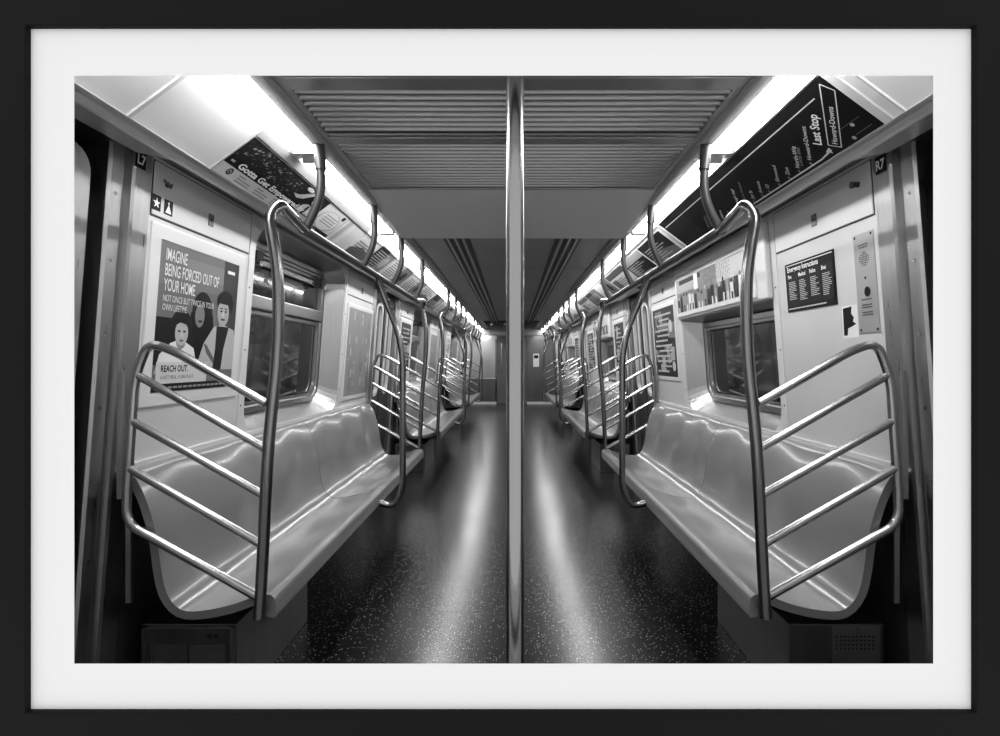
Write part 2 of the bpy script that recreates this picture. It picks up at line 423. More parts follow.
# doors
dn = 1
def door(s, d0, d1, closed_pair=True, n=-0.035):
    global dn
    root = bpy.data.objects.new('door_%d' % dn, None); dn += 1; COL.objects.link(root)
    loc = P(s, (d0+d1)/2, -1.18, -0.08); root.location = loc; root['_o'] = tuple(loc); root['kind'] = 'structure'
    mid = (d0+d1)/2
    for a, c in (((d0, mid-0.004), (mid+0.004, d1)) if closed_pair else ((d0, d1),)):
        m = min(0.075, (c-a)*0.2)
        out = rrect(a, c, -1.17, 0.64 if closed_pair else 0.60, 0.002 if closed_pair else [0.002, 0.002, 0.07, 0.07]); hole = rrect(a+m, c-m, -0.32, 0.53, min(0.10, (c-a)*0.25)); h2 = rrect(a+m+0.028, c-m-0.028, -0.292, 0.502, min(0.075, (c-a)*0.2))
        b = MB()
        b.loft([[P(s, d, Z, n-0.035) for d, Z in out], [P(s, d, Z, n) for d, Z in out], [P(s, d, Z, n) for d, Z in hole]], M_STEEL if not closed_pair else M_DSTEEL, close=True)
        lf = b.build('door_leaf', root)
        b = MB()
        b.loft([[P(s, d, Z, n) for d, Z in hole], [P(s, d, Z, n+0.012) for d, Z in hole], [P(s, d, Z, n+0.012) for d, Z in h2], [P(s, d, Z, n-0.02) for d, Z in h2]], M_TRIMW if closed_pair else M_STEEL, close=True)
        b.build('window_frame', lf)
        b = MB(); b.poly([P(s, d, Z, n-0.015) for d, Z in h2], M_GLASS); b.build('window_pane', lf)
        b = MB(); e = c if c < mid+0.001 else a-0.012
        if closed_pair: wbox(b, s, mid-0.004, mid+0.004, -1.17, 0.64, -0.065, -0.031, M_BLACK); b.build('rubber_seal', lf)
    b = MB()
    e0, e1 = max(d0-0.06, D0+0.07), d1+0.06
    b.hexa([V(s, X, d, Z) for Z in (0.617, 0.640) for X, d in ((1.046, e0-0.06), (1.046, e1+0.06), (1.112, e1), (1.112, e0))], M_NOSE); b.build('door_header', root)
    b = MB(); wbox(b, s, max(d0-0.05, D0+0.01), d1+0.05, 0.645, 0.70, -0.12, 0.03, M_BLACK); b.build('door_pelmet', root)
for s in (-1, 1):
    # the front door stands half out of frame; its rear leaf shows at the picture's edge
    door(s, 0.93, 1.478, False, -0.03)
    for k, o in enumerate(BAYS):
        door(s, o+4.53, (o+1.52+PER) if k < 2 else 12.90)

# windows
wn = 1
for s in (-1, 1):
    for k, o in enumerate(BAYS):
        w0, w1 = o+2.335+0.09, o+3.67-0.09
        z0, z1 = -0.27, (0.61 if s < 0 else 0.262)
        root = bpy.data.objects.new('window_%d' % wn, None); wn += 1; COL.objects.link(root)
        loc = P(s, (w0+w1)/2, z0, -0.13); root.location = loc; root['_o'] = tuple(loc); root['kind'] = 'structure'
        r4 = [0.11]*4 if s < 0 else [0.11, 0.11, 0.006, 0.006]
        r3 = [0.08]*4 if s < 0 else [0.08, 0.08, 0.004, 0.004]
        def rr(i, r): return rrect(w0+i, w1-i, z0+i, z1-i, r)
        b = MB()
        b.loft([[P(s, d, Z, -0.13) for d, Z in rr(0, r4)], [P(s, d, Z, -0.115) for d, Z in rr(0.008, r4)], [P(s, d, Z, -0.115) for d, Z in rr(0.035, r3)],
                [P(s, d, Z, -0.125) for d, Z in rr(0.042, r3)], [P(s, d, Z, -0.125) for d, Z in rr(0.055, r3)], [P(s, d, Z, -0.15) for d, Z in rr(0.058, r3)]], M_STEEL, close=True)
        b.build('window_frame', root, smooth=30)
        b = MB(); b.poly([P(s, d, Z, -0.145) for d, Z in rr(0.05, r3)], M_GLASS); b.build('window_pane', root)
        b = MB()
        b.loft([[P(s, d, Z, -0.144) for d, Z in rr(0.053, r3)], [P(s, d, Z, -0.139) for d, Z in rr(0.062, r3)]], M_BLACK, close=True); b.build('rubber_gasket', root)
        if s < 0:
            b = MB(); wbox(b, s, w0+0.03, w1-0.03, 0.265, 0.335, -0.145, -0.105, M_STEEL); wbox(b, s, w0+0.05, w1-0.05, 0.235, 0.262, -0.145, -0.125, M_STEEL)
            b.build('transom_bar', root, bevel=0.006)
            b = MB(); wbox(b, s, w0+0.10, w1-0.08, 0.49, 0.52, -0.135, -0.115, M_CHROME); wbox(b, s, w0+0.08, w1-0.06, 0.53, 0.548, -0.135, -0.125, M_STEEL)
            b.build('vent_sash', root, bevel=0.003)
            for q in (w0+0.12, w1-0.16):
                b = MB(); wbox(b, s, q, q+0.07, 0.485, 0.545, -0.13, -0.08, M_DSTEEL); wbox(b, s, q+0.02, q+0.05, 0.47, 0.50, -0.10, -0.07, M_CHROME); b.build('latch', root, bevel=0.003)

# ------------------------------------------------------------------ trims, access panels, posters
def disc_on(b, s, d, Z, r, n0, n1, m, k=14):
    b.loft([[P(s, d+q*math.cos(a), Z+q*math.sin(a), n) for a in [2*math.pi*i/k for i in range(k)]] for q, n in ((r, n0), (r, n1*0.8), (r*0.85, n1))], m, close=True, caps=True)

for s in (-1, 1):
    for k, o in enumerate(BAYS):
        b = MB()
        for q in (2.335, 3.67):     # vertical joint covers beside the window with their screws
            wbox(b, s, o+q-0.022, o+q+0.014, -0.345, 0.655, 0, 0.004, M_TRIMW)
            for Z in (0.33, 0.05, -0.2): disc_on(b, s, o+q-0.004, Z, 0.005, 0.004, 0.006, M_DSTEEL, 8)
        wbox(b, s, o+1.68, o+4.38, -0.352, -0.328, 0, 0.014, M_TRIMW)   # ledge over the bench back
        struct(b.build('trim_%d' % tn, bevel=0.0015)); tn += 1
        for (a, c, where) in ((1.685, 2.305, 'near'), (3.69, 4.36, 'far')):
            t = thing('access_panel', P(s, o+(a+c)/2, 0.475, 0), 'pale upper wall hatch with square lock, %s end of the %s %s bay' % (where, BAYN[k], SIDE[s]), 'access panel', 'lockable wall hatches above the benches')
            b = MB(); wbox(b, s, o+a, o+c, 0.478, 0.650, 0, 0.005, M_WALL); b.build('hatch', t, bevel=0.002)
            b = MB(); wbox(b, s, o+a-0.004, o+c+0.004, 0.472, 0.654, 0, 0.0012, M_BLACK); b.build('gasket', t)
            b = MB(); m_ = (a+c)/2+(0.01 if where == 'near' else 0.0)
            wbox(b, s, o+m_-0.016, o+m_+0.016, 0.52, 0.565, 0.005, 0.008, M_DSTEEL)
            disc_on(b, s, o+m_, 0.543, 0.006, 0.008, 0.011, M_BLACK, 10)
            b.build('lock', t)

def framed(name, s, d0, d1, Z0, Z1, label, cat, painter, border=0.03, n=0.0, group=None, fm=None, bt=0.006):
    t = thing(name, P(s, (d0+d1)/2, Z0, n), label, cat, group)
    fm = fm or M_TRIMW
    b = MB()
    o_ = rrect(d0, d1, Z0, Z1, 0.004, 2)
    i_ = rrect(d0+border, d1-border, Z0+border, Z1-border, 0.002, 2)
    m1 = rrect(d0+0.004, d1-0.004, Z0+0.004, Z1-0.004, 0.004, 2)
    b.loft([[P(s, d, Z, n) for d, Z in o_], [P(s, d, Z, n+bt*0.8) for d, Z in o_], [P(s, d, Z, n+bt) for d, Z in m1], [P(s, d, Z, n+bt) for d, Z in i_], [P(s, d, Z, n+0.004) for d, Z in i_]], fm, close=True)
    b.build('poster_frame', t)
    a = Art(wall_map(s, d0+border, d1-border, Z0+border, n+0.004))
    painter(a, d1-d0-2*border, Z1-Z0-2*border)
    a.build('printed_sheet', t)
    return t

def paint_home(a, w, h):
    a.rect(0, 0, w, h, 0.16)
    a.rect(0, h*0.72, w*0.78, h, 0.19); a.rect(w*0.78, h*0.45, w, h, 0.10); a.rect(w*0.3, h*0.80, w*0.78, h*0.93, 0.24)
    a.rect(0, h*0.18, w*0.55, h*0.50, 0.02); a.rect(w*0.45, h*0.16, w, h*0.45, 0.03)
    # woman behind, dark hair
    a.disc(w*0.52, h*0.57, w*0.13, h*0.15, 0.02); a.poly([(w*0.38, h*0.56), (w*0.66, h*0.56), (w*0.74, h*0.2), (w*0.34, h*0.2)], 0.015)
    a.disc(w*0.49, h*0.54, w*0.06, h*0.085, 0.22); a.disc(w*0.50, h*0.50, w*0.03, h*0.01, 0.08)
    # girl in a white shirt
    a.disc(w*0.28, h*0.44, w*0.13, h*0.125, 0.025); a.poly([(w*0.15, h*0.44), (w*0.41, h*0.44), (w*0.44, h*0.28), (w*0.12, h*0.28)], 0.02)
    a.poly([(w*0.02, h*0.12), (w*0.06, h*0.25), (w*0.17, h*0.33), (w*0.24, h*0.35), (w*0.34, h*0.34), (w*0.44, h*0.30), (w*0.48, h*0.2), (w*0.47, h*0.12)], 0.62)
    a.poly([(w*0.22, h*0.36), (w*0.34, h*0.36), (w*0.33, h*0.31), (w*0.28, h*0.28), (w*0.24, h*0.31)], 0.25)
    a.disc(w*0.285, h*0.405, w*0.075, h*0.09, 0.36); a.disc(w*0.255, h*0.415, w*0.017, h*0.008, 0.05, 8); a.disc(w*0.315, h*0.415, w*0.017, h*0.008, 0.05, 8)
    a.disc(w*0.287, h*0.35, w*0.024, h*0.008, 0.12, 8); a.poly([(w*0.28, h*0.405), (w*0.292, h*0.405), (w*0.296, h*0.378), (w*0.274, h*0.378)], 0.48)
    a.poly([(w*0.19, h*0.40), (w*0.215, h*0.455), (w*0.26, h*0.475), (w*0.33, h*0.465), (w*0.365, h*0.43), (w*0.38, h*0.47), (w*0.33, h*0.53), (w*0.23, h*0.53), (w*0.18, h*0.47)], 0.02)
    # man in a pale jacket
    a.poly([(w*0.50, h*0.20), (w*0.56, h*0.34), (w*0.68, h*0.47), (w*0.80, h*0.50), (w*0.98, h*0.46), (w, h*0.40), (w, h*0.14), (w*0.62, h*0.14)], 0.38)
    a.poly([(w*0.72, h*0.48), (w*0.90, h*0.48), (w*0.84, h*0.30), (w*0.82, h*0.14), (w*0.70, h*0.14), (w*0.72, h*0.30)], 0.03)
    a.poly([(w*0.56, h*0.34), (w*0.60, h*0.33), (w*0.72, h*0.22), (w*0.70, h*0.19), (w*0.60, h*0.27)], 0.12)
    a.disc(w*0.82, h*0.68, w*0.115, h*0.085, 0.02); a.disc(w*0.80, h*0.585, w*0.085, h*0.105, 0.34)
    a.poly([(w*0.71, h*0.66), (w*0.90, h*0.655), (w*0.92, h*0.58), (w*0.95, h*0.68), (w*0.85, h*0.76), (w*0.74, h*0.72)], 0.02)
    for q in (0.77, 0.835): a.disc(w*q, h*0.60, w*0.018, h*0.008, 0.05, 8); a.disc(w*q, h*0.622, w*0.024, h*0.005, 0.05, 8)
    a.poly([(w*0.79, h*0.60), (w*0.805, h*0.60), (w*0.815, h*0.56), (w*0.785, h*0.56)], 0.5)
    a.disc(w*0.80, h*0.535, w*0.035, h*0.008, 0.1, 8)
    a.disc(w*0.64, h*0.185, w*0.06, h*0.022, 0.40, 12)
    # lettering
    for i, (q, v) in enumerate((('IMAGINE', 0.875), ('BEING FORCED OUT OF', 0.775), ('YOUR HOME', 0.675))):
        a.text(q, w*0.05, h*v, h*0.115, 0.72, squeeze=0.50 if i != 1 else 0.50, weight=0.004)
    a.text('NOT ONCE BUT TWICE IN YOUR', w*0.05, h*0.605, h*0.062, 0.62, squeeze=0.62)
    a.text('OWN LIFETIME', w*0.05, h*0.545, h*0.062, 0.62, squeeze=0.62)
    a.rect(w*0.82, h*0.905, w*0.93, h*0.93, 0.7)
    a.rect(0, 0, w, h*0.055, 0.02); a.rect(w*0.03, h*0.055, w*0.62, h*0.20, 0.50)
    a.text('REACH OUT.', w*0.08, h*0.135, h*0.062, 0.02, weight=0.03, squeeze=0.8)
    a.text('A HOT MEAL, A SAFE PLACE', w*0.08, h*0.085, h*0.036, 0.08, squeeze=0.8)
    a.rects([(w*(0.05+0.058*i), h*0.02, w*(0.095+0.058*i), h*0.034) for i in range(15)], 0.3)

def paint_blocks(seed, dark, rows=9, white=0.5):
    def fn(a, w, h):
        R = random.Random(seed)
        a.rect(0, 0, w, h, 0.05 if dark else 0.42)
        for i in range(rows*2):
            u, v = R.uniform(0, 0.75)*w, R.uniform(0, 0.8)*h; q, r = R.uniform(0.1, 0.4)*w, R.uniform(0.05, 0.24)*h
            a.rect(u, v, min(u+q, w), min(v+r, h), R.choice((0.03, 0.08, 0.2, 0.35) if dark else (0.15, 0.3, 0.5, 0.6)))
        for i in range(rows//2):
            ru = R.uniform(0.04, 0.09)*h; u, v = R.uniform(0.1, 0.9)*w, R.uniform(0.15, 0.85)*h
            ru = min(ru, u, w-u, v, h-v)
            if ru > 0: a.disc(u, v, ru, ru, R.choice((0.5, 0.3, 0.1)), 14)
        ls = []
        for i in range(rows):
            v = h*(0.06+0.9*i/rows); u = w*R.uniform(0.05, 0.3); e = w*R.uniform(0.55, 0.95)
            while u < e:
                q = R.uniform(0.02, 0.07)*w; ls.append((u, v, min(u+q, e), v+h*0.028)); u += q+0.012*w
        a.rects(ls, white if dark else 0.08)
    return fn
def paint_glare(a, w, h):  # glare on the sheet, painted in as pale grey patches
    a.rect(0, 0, w, h, 0.30); R = random.Random(3)
    for i in range(46):
        u, v = R.uniform(0.02, 0.9)*w, R.uniform(0.05, 0.9)*h; q = R.uniform(0.02, 0.09)*w; r = R.uniform(0.03, 0.16)*h
        a.poly([(u, v), (min(u+q, w), v+r*0.1), (min(u+q*0.9, w), min(v+r, h)), (u+q*0.1, min(v+r*0.9, h))], R.choice((0.24, 0.34, 0.38, 0.27)))
def paint_crowd(seed):
    def fn(a, w, h):
        R = random.Random(seed); a.rect(0, 0, w, h, 0.25)
        a.rect(0, h*0.6, w*0.35, h, 0.35); a.rect(w*0.05, h*0.84, w*0.4, h*0.97, 0.03); a.rect(w*0.62, h*0.5, w, h, 0.45)
        for i in range(9): a.rects([(w*(0.45+0.02*j), h*(0.60+0.042*i), w*(0.457+0.02*j), h*(0.625+0.042*i)) for j in range(17) if R.random() < 0.75], 0.04)
        a.rect(w*0.30, h*0.55, w*0.36, h, 0.7)
        for i in range(20):
            u = w*(0.03+0.048*i); g = R.choice((0.03, 0.08, 0.6, 0.7, 0.3)); t = h*R.uniform(0.42, 0.62)
            a.poly([(u-w*0.02, 0), (u+w*0.022, 0), (u+w*0.018, t*0.85), (u-w*0.016, t*0.85)], g)
            a.disc(u, t*0.93, w*0.011, h*0.055, R.choice((0.2, 0.4, 0.06)), 10)
            a.rect(u-w*0.006, 0, u+w*0.012, t*0.35, R.choice((0.02, 0.6)))
    return fn

framed('advertising_poster', -1, 1.690, 2.282, -0.155, 0.457, 'framed poster of a girl, a woman and a man headed IMAGINE BEING FORCED OUT', 'poster', paint_home, border=0.048)
for k, o in enumerate(BAYS):
    framed('advertising_poster', -1, o+3.72, o+4.385, -0.29, 0.42, 'tall grey poster frame with painted glare beyond the window of the %s left bay' % BAYN[k], 'poster', paint_glare, border=0.03, group='wall posters beside the doors')
    framed('advertising_poster', 1, o+3.77, o+4.385, -0.15, 0.445, 'dark busy poster with white blocks beyond the window of the %s right bay' % BAYN[k], 'poster', paint_blocks(20+k, True, 12), border=0.03, group='wall posters beside the doors')
    if k:
        framed('advertising_poster', -1, o+1.705, o+2.290, -0.155, 0.457, 'pale printed poster before the window of the %s left bay' % BAYN[k], 'poster', paint_blocks(30+k, k == 1, 10), border=0.04, group='wall posters beside the doors')
        framed('advertising_poster', 1, o+1.705, o+2.290, -0.155, 0.457, 'printed poster before the window of the %s right bay' % BAYN[k], 'poster', paint_blocks(40+k, True, 10), border=0.04, group='wall posters beside the doors')
    # hood over the right windows carrying a wide advertisement
    t = thing('window_hood', P(1, o+3.0, 0.285, 0), 'pale raised hood above the window of the %s right bay' % BAYN[k], 'window hood', 'hoods over the right windows')
    b = MB(); wbox(b, 1, o+2.36, o+3.655, 0.285, 0.630, 0, 0.028, M_TRIMW); b.build('hood_panel', t, bevel=0.006)
    framed('window_advertisement', 1, o+2.455, o+3.635, 0.300, 0.575, 'wide framed advertisement of a street crowd over the window of the %s right bay' % BAYN[k], 'poster', paint_crowd(60+k), border=0.028, n=0.028, group='wide advertisements over the right windows', bt=0.008)

def plate(name, s, d0, d1, Z0, Z1, label, cat, paint, g=0.01, n=0.0, th=0.003, group=None, m=None, bevel=0.0006):
    t = thing(name, P(s, (d0+d1)/2, Z0, n), label, cat, group)
    b = MB(); wbox(b, s, d0, d1, Z0, Z1, n, n+th, m or tone(g)); b.build('plate', t, bevel=bevel)
    a = Art(wall_map(s, d0, d1, Z0, n+th)); paint(a, d1-d0, Z1-Z0); a.build('printing', t)
    return t
def paint_num(txt):
    def fn(a, w, h):
        a.rect(w*0.10, h*0.22, w*0.90, h*0.82, 0.62); a.text(txt, w*0.5, h*0.30, h*0.62, 0.01, 'CENTER', 0.02, 0.85)
    return fn
def paint_num(txt):
    def fn(a, w, h):
        a.rect(w*0.07, h*0.06, w*0.93, h*0.94, 0.015)
        a.text(txt, w*0.5, h*0.22, h*0.78, 0.75, 'CENTER', 0.03, 0.85)
    return fn
plate('pillar_number_sign', -1, 1.598, 1.640, 0.600, 0.653, 'small black sign reading L7 at the top of the front left door pillar', 'sign', paint_num('L7'), n=0.004)
plate('pillar_number_sign', 1, 1.614, 1.656, 0.592, 0.645, 'small black sign reading R7 at the top of the front right door pillar', 'sign', paint_num('R7'), n=0.004)
def paint_star(a, w, h):
    pts = []
    for i in range(10):
        r = (0.42 if i % 2 == 0 else 0.17)*w; q = math.pi/2+i*math.pi/5; pts.append((w/2+r*math.cos(q), h*0.48+r*math.sin(q)))
    a.poly(pts, 0.75)
def paint_tri(a, w, h):
    a.poly([(w*0.15, h*0.12), (w*0.85, h*0.12), (w*0.5, h*0.72)], 0.75); a.disc(w*0.5, h*0.78, w*0.09, h*0.09, 0.75, 10)
plate('pictogram_sticker', -1, 1.680, 1.722, 0.493, 0.543, 'small black sticker with a white star on the front left hatch', 'sticker', paint_star, n=0.005, th=0.001)
plate('pictogram_sticker', -1, 1.738, 1.782, 0.493, 0.543, 'small black sticker with a white figure beside the star sticker', 'sticker', paint_tri, n=0.005, th=0.001)
# coat-hook shaped pull on the left hatch and knob on the right hatch
for s, nm in ((-1, 'small dark metal pull at the top corner of the front left hatch'), (1, 'small black round knob at the top corner of the front right hatch')):
    t = thing('hatch_pull', P(s, 1.745, 0.58, 0.005), nm, 'handle')
    b = MB(); disc_on(b, s, 1.745, 0.592, 0.010, 0.005, 0.010, M_PLASTIC); b.build('base', t)
    b = MB()
    if s < 0: b.tube([P(s, 1.725, 0.602, 0.008), P(s, 1.735, 0.590, 0.014), P(s, 1.750, 0.583, 0.015), P(s, 1.762, 0.596, 0.010)], 0.004, M_DSTEEL, 8)
    else: b.tube([P(s, 1.745, 0.592, 0.008), P(s, 1.745, 0.590, 0.028)], [0.008, 0.012], M_PLASTIC, 12)
    b.build('grip', t, smooth=50)

def paint_emerg(a, w, h):
    a.rect(w*0.02, h*0.02, w*0.98, h*0.98, 0.012)
    a.rect(w*0.03, h*0.945, w*0.97, h*0.962, 0.65)
    a.text('Emergency Instructions', w*0.05, h*0.825, h*0.145, 0.8, squeeze=0.80, weight=0.02)
    R = random.Random(5)
    for c, hd in enumerate(('Fire', 'Medical', 'Police', 'Evac')):
        u = w*(0.05+0.235*c)
        a.rect(u-w*0.005, h*0.12, u+w*0.215, h*0.80, 0.03)
        a.text(hd, u+w*0.01, h*0.69, h*0.105, 0.75, squeeze=0.8, weight=0.025)
        a.rects([(u+w*0.02, h*(0.60-0.035*i), u+w*(0.02+R.uniform(0.1, 0.17)), h*(0.612-0.035*i)) for i in range(11+c % 2)], 0.5)
    a.rects([(w*0.04+w*0.028*i, h*0.05, w*0.06+w*0.028*i, h*0.075) for i in range(28)], 0.6)
plate('safety_notice', 1, 1.905, 2.245, 0.208, 0.412, 'black notice headed Emergency Instructions in white on the front right wall', 'notice', paint_emerg)
def paint_inter(a, w, h):
    for u in (0.1, 0.9):
        for v in (0.03, 0.97): a.disc(w*u, h*v, w*0.05, w*0.05, 0.04, 8)
    a.rects([(w*(0.25+0.07*i), h*0.875, w*(0.29+0.07*i), h*0.89) for i in range(7)]+[(w*(0.3+0.07*i), h*0.85, w*(0.34+0.07*i), h*0.865) for i in range(6)], 0.05)
    for i in range(7):
        for j in range(7):
            if (i-3)**2+(j-3)**2 < 11: a.b.poly([a.mp(w*(0.29+0.07*i)+w*0.02*q, h*0.74+w*0.07*(j-3)+w*0.02*r, a.n) for q, r in ((-1, -1), (1, -1), (1, 1), (-1, 1))], tone(0.08))
    a.lift()
    a.disc(w*0.5, h*0.55, w*0.05, w*0.05, 0.1, 10)
    a.disc(w*0.55, h*0.41, w*0.15, w*0.17, 0.012, 18)
    for v in (0.33, 0.275, 0.25, 0.20, 0.175): a.rects([(w*(0.24+0.065*i), h*v, w*(0.28+0.065*i), h*(v+0.013)) for i in range(8)], 0.05)
plate('intercom_panel', 1, 1.695, 1.795, 0.095, 0.430, 'narrow steel intercom plate with speaker holes and a black button beside the right door pillar', 'intercom', paint_inter, m=mat('pale_satin_steel', 0.36, 0.4, 0.5))
def paint_torn(a, w, h):
    a.poly([(w*0.06, h*0.08), (w*0.10, h*0.94), (w*0.68, h*0.97), (w*0.62, h*0.75), (w*0.78, h*0.62), (w*0.70, h*0.50), (w*0.90, h*0.42), (w*0.60, h*0.34), (w*0.36, h*0.30), (w*0.30, h*0.08)], 0.015)
plate('torn_sticker', 1, 1.803, 1.887, 0.082, 0.196, 'torn black and white sticker beside the intercom plate', 'sticker', paint_torn, g=0.7, th=0.001)

# ------------------------------------------------------------------ advertising cards in the coves
def card(s, d0, d1, label, painter, t0=0.03, t1=0.80, g=0.5, group='advertising cards along the ceiling coves', name='advertising_card'):
    t = thing(name, Cv(s, (d0+d1)/2, t0, 0), label, 'advertising card', group)
    b = MB(); wbox(b, s, d0, d1, t0, t1, 0.0005, 0.003, tone(g), fn=Cv); b.build('card', t)
    if painter:
        mp0 = cove_map(s, d0, d1, 0.003)
        a = Art(lambda u, v, k: mp0(u, v+t0*CL, k))
        painter(a, d1-d0, (t1-t0)*CL); a.build('printing', t)
    return t
def paint_gotta(a, w, h):
    a.rect(0, 0, w, h, 0.62); a.rect(0.0, h*0.27, w, h, 0.03)
    a.rect(0, h*0.27, w, h*0.47, 0.008)
    R = random.Random(8)
    for i in range(150):
        u, v = R.uniform(0, 0.62)*w, R.uniform(0.45, 0.95)*h; q = R.uniform(0.004, 0.022)*w
        a.poly([(u, v), (u+q, v+R.uniform(-.01, .03)*h), (u+q*1.3, min(v+R.uniform(.01, .07)*h, h)), (u+q*0.2, min(v+.03*h, h))], R.choice((0.05, 0.08, 0.14, 0.35))); a.n -= 0.00007
    # woman in a pale top reaching out
    a.poly([(w*0.60, h*0.62), (w*0.66, h*0.66), (w*0.76, h*0.92), (w*0.82, h*0.97), (w*0.80, h*0.90), (w*0.72, h*0.62), (w*0.66, h*0.55)], 0.5)
    a.poly([(w*0.76, h*0.30), (w*0.78, h*0.52), (w*0.82, h*0.60), (w*0.90, h*0.58), (w*0.95, h*0.45), (w*0.95, h*0.30)], 0.6)
    a.disc(w*0.865, h*0.80, w*0.055, h*0.18, 0.02); a.disc(w*0.86, h*0.76, w*0.034, h*0.13, 0.55)
    a.poly([(w*0.83, h*0.30), (w*0.87, h*0.30), (w*0.865, h*0.56), (w*0.84, h*0.56)], 0.04)
    for q in (0.848, 0.872): a.disc(w*q, h*0.78, w*0.006, h*0.012, 0.04, 6)
    a.disc(w*0.86, h*0.69, w*0.010, h*0.012, 0.1, 6)
    a.disc(w*0.70, h*0.93, w*0.045, h*0.06, 0.6, 10)
    a.text("Gotta Get Empowered by Ad's Gr", w*0.09, h*0.32, h*0.20, 0.85, weight=0.035, squeeze=1.45, shear=0.1)
    a.rect(w*0.02, h*0.36, w*0.05, h*0.41, 0.4)
    a.disc(w*0.085, h*0.16, w*0.022, h*0.085, 0.06); a.disc(w*0.085, h*0.16, w*0.014, h*0.05, 0.35); a.disc(w*0.085, h*0.15, w*0.006, h*0.03, 0.05)
    for j, u in enumerate((0.16, 0.34, 0.52, 0.70)):
        for v in (0.19, 0.12, 0.05): a.rects([(w*(u+0.016*i), h*v, w*(u+0.012+0.016*i), h*(v+0.025)) for i in range(8 if v != 0.19 else 4)], 0.12)
def paint_other(a, w, h):
    a.rect(0, 0, w, h, 0.78); a.disc(w*0.5, h*0.52, w*0.42, h*0.36, 0.50, 24); a.disc(w*0.5, h*0.54, w*0.38, h*0.32, 0.82, 24)
    for i in range(4): a.rects([(w*(0.26+0.09*j), h*(0.42+0.09*i), w*(0.33+0.09*j), h*(0.445+0.09*i)) for j in range(6)], 0.15)
    a.rect(0, h*0.04, w, h*0.20, 0.03); a.text('other Junk', w*0.05, h*0.06, h*0.15, 0.75, weight=0.02, squeeze=0.95)
    a.disc(w*0.86, h*0.88, w*0.07, h*0.08, 0.04, 12)
def paint_sheen(a, w, h):  # grey and white bands paint the glare on a blank card
    a.rect(0, 0, w, h, 0.78); a.rect(w*0.12, 0, w*0.30, h, 0.52); a.rect(w*0.40, 0, w*0.52, h, 0.86)
def paint_map(a, w, h):
    o = 2.94-1.525                      # all positions below in metres along the card
    a.rect(0, 0, w, h, 0.008)
    a.rect(0.02, 0.178, 1.46, 0.182, 0.5)
    a.rect(0, 0, 0.30, 0.178, 0.03)
    a.rect(0.46, 0.0105, 1.27, 0.0155, 0.55)
    sl = math.radians(43); c, q = math.cos(sl), math.sin(sl)
    a.poly([(1.27, 0.0105), (1.325, 0.018), (1.335, 0.022), (1.32, 0.024), (1.27, 0.0155)], 0.5)
    a.text('>', 1.325, 0.006, 0.04, 0.6, weight=0.02, ang=sl)
    names = [(0.53, 'Adams'), (0.60, '72'), (0.645, '81'), (0.70, 'Borough Hall'), (0.765, 'Grand Avenue'), (0.83, 'Jay St'), (0.90, 'Avenue'), (0.955, '53'), (1.03, 'Elmwood'), (1.10, 'Zoo'), (1.165, 'North-Wiz'), (1.185, 'Local line'), (1.235, 'Howard-Downs')]
    for i, (u, t) in enumerate(names):
        if i != 11: a.rect(u-0.012, 0.0155, u-0.009, 0.028, 0.5)
        a.text(t, u+0.004, 0.030, 0.021, 0.22 if i in (4, 11) else 0.5, ang=sl, squeeze=1.1, weight=0.012)
    a.text('Last Stop', 1.325, 0.052, 0.040, 0.75, ang=sl, weight=0.02, squeeze=0.85)
    for k in range(6):
        for m_ in range(1): a.text('local service', 0.36+0.018*k, 0.03+0.006*(k % 2), 0.016, 0.3, ang=sl, squeeze=1.15)
    def seg(p, r, e=0.0032):
        dx, dy = r[0]-p[0], r[1]-p[1]; L_ = math.hypot(dx, dy); nx, ny = -dy/L_*e/2, dx/L_*e/2
        a.poly([(p[0]-nx, p[1]-ny), (r[0]-nx, r[1]-ny), (r[0]+nx, r[1]+ny), (p[0]+nx, p[1]+ny)], 0.6)
    p0 = (1.345, 0.042); p1 = (p0[0]+c*0.235, p0[1]+q*0.235); r0 = (p0[0]+q*0.040, p0[1]-c*0.040); r1 = (r0[0]+c*0.235, r0[1]+q*0.235)
    k1 = min(1.0, (h-0.004-p0[1])/(p1[1]-p0[1]))
    p1 = (p0[0]+(p1[0]-p0[0])*k1, p0[1]+(p1[1]-p0[1])*k1); r1 = (min(r1[0], w-0.004), r1[1]-(r1[0]-min(r1[0], w-0.004))*q/c)
    for A, B in ((p0, p1), (p1, r1), (r1, r0), (r0, p0)): seg(A, B)
    a.text('Howard-Downs', p0[0]+q*0.030+0.006, p0[1]-c*0.030+0.006, 0.024, 0.65, ang=sl, weight=0.015, squeeze=0.95)
    for u, v in ((1.47, 0.052), (1.435, 0.016)): a.disc(u, v, 0.007, 0.007, 0.4, 10)
    a.rect(1.40, 0.060, 1.51, 0.062, 0.14); a.rect(1.45, 0.020, 1.515, 0.022, 0.2)
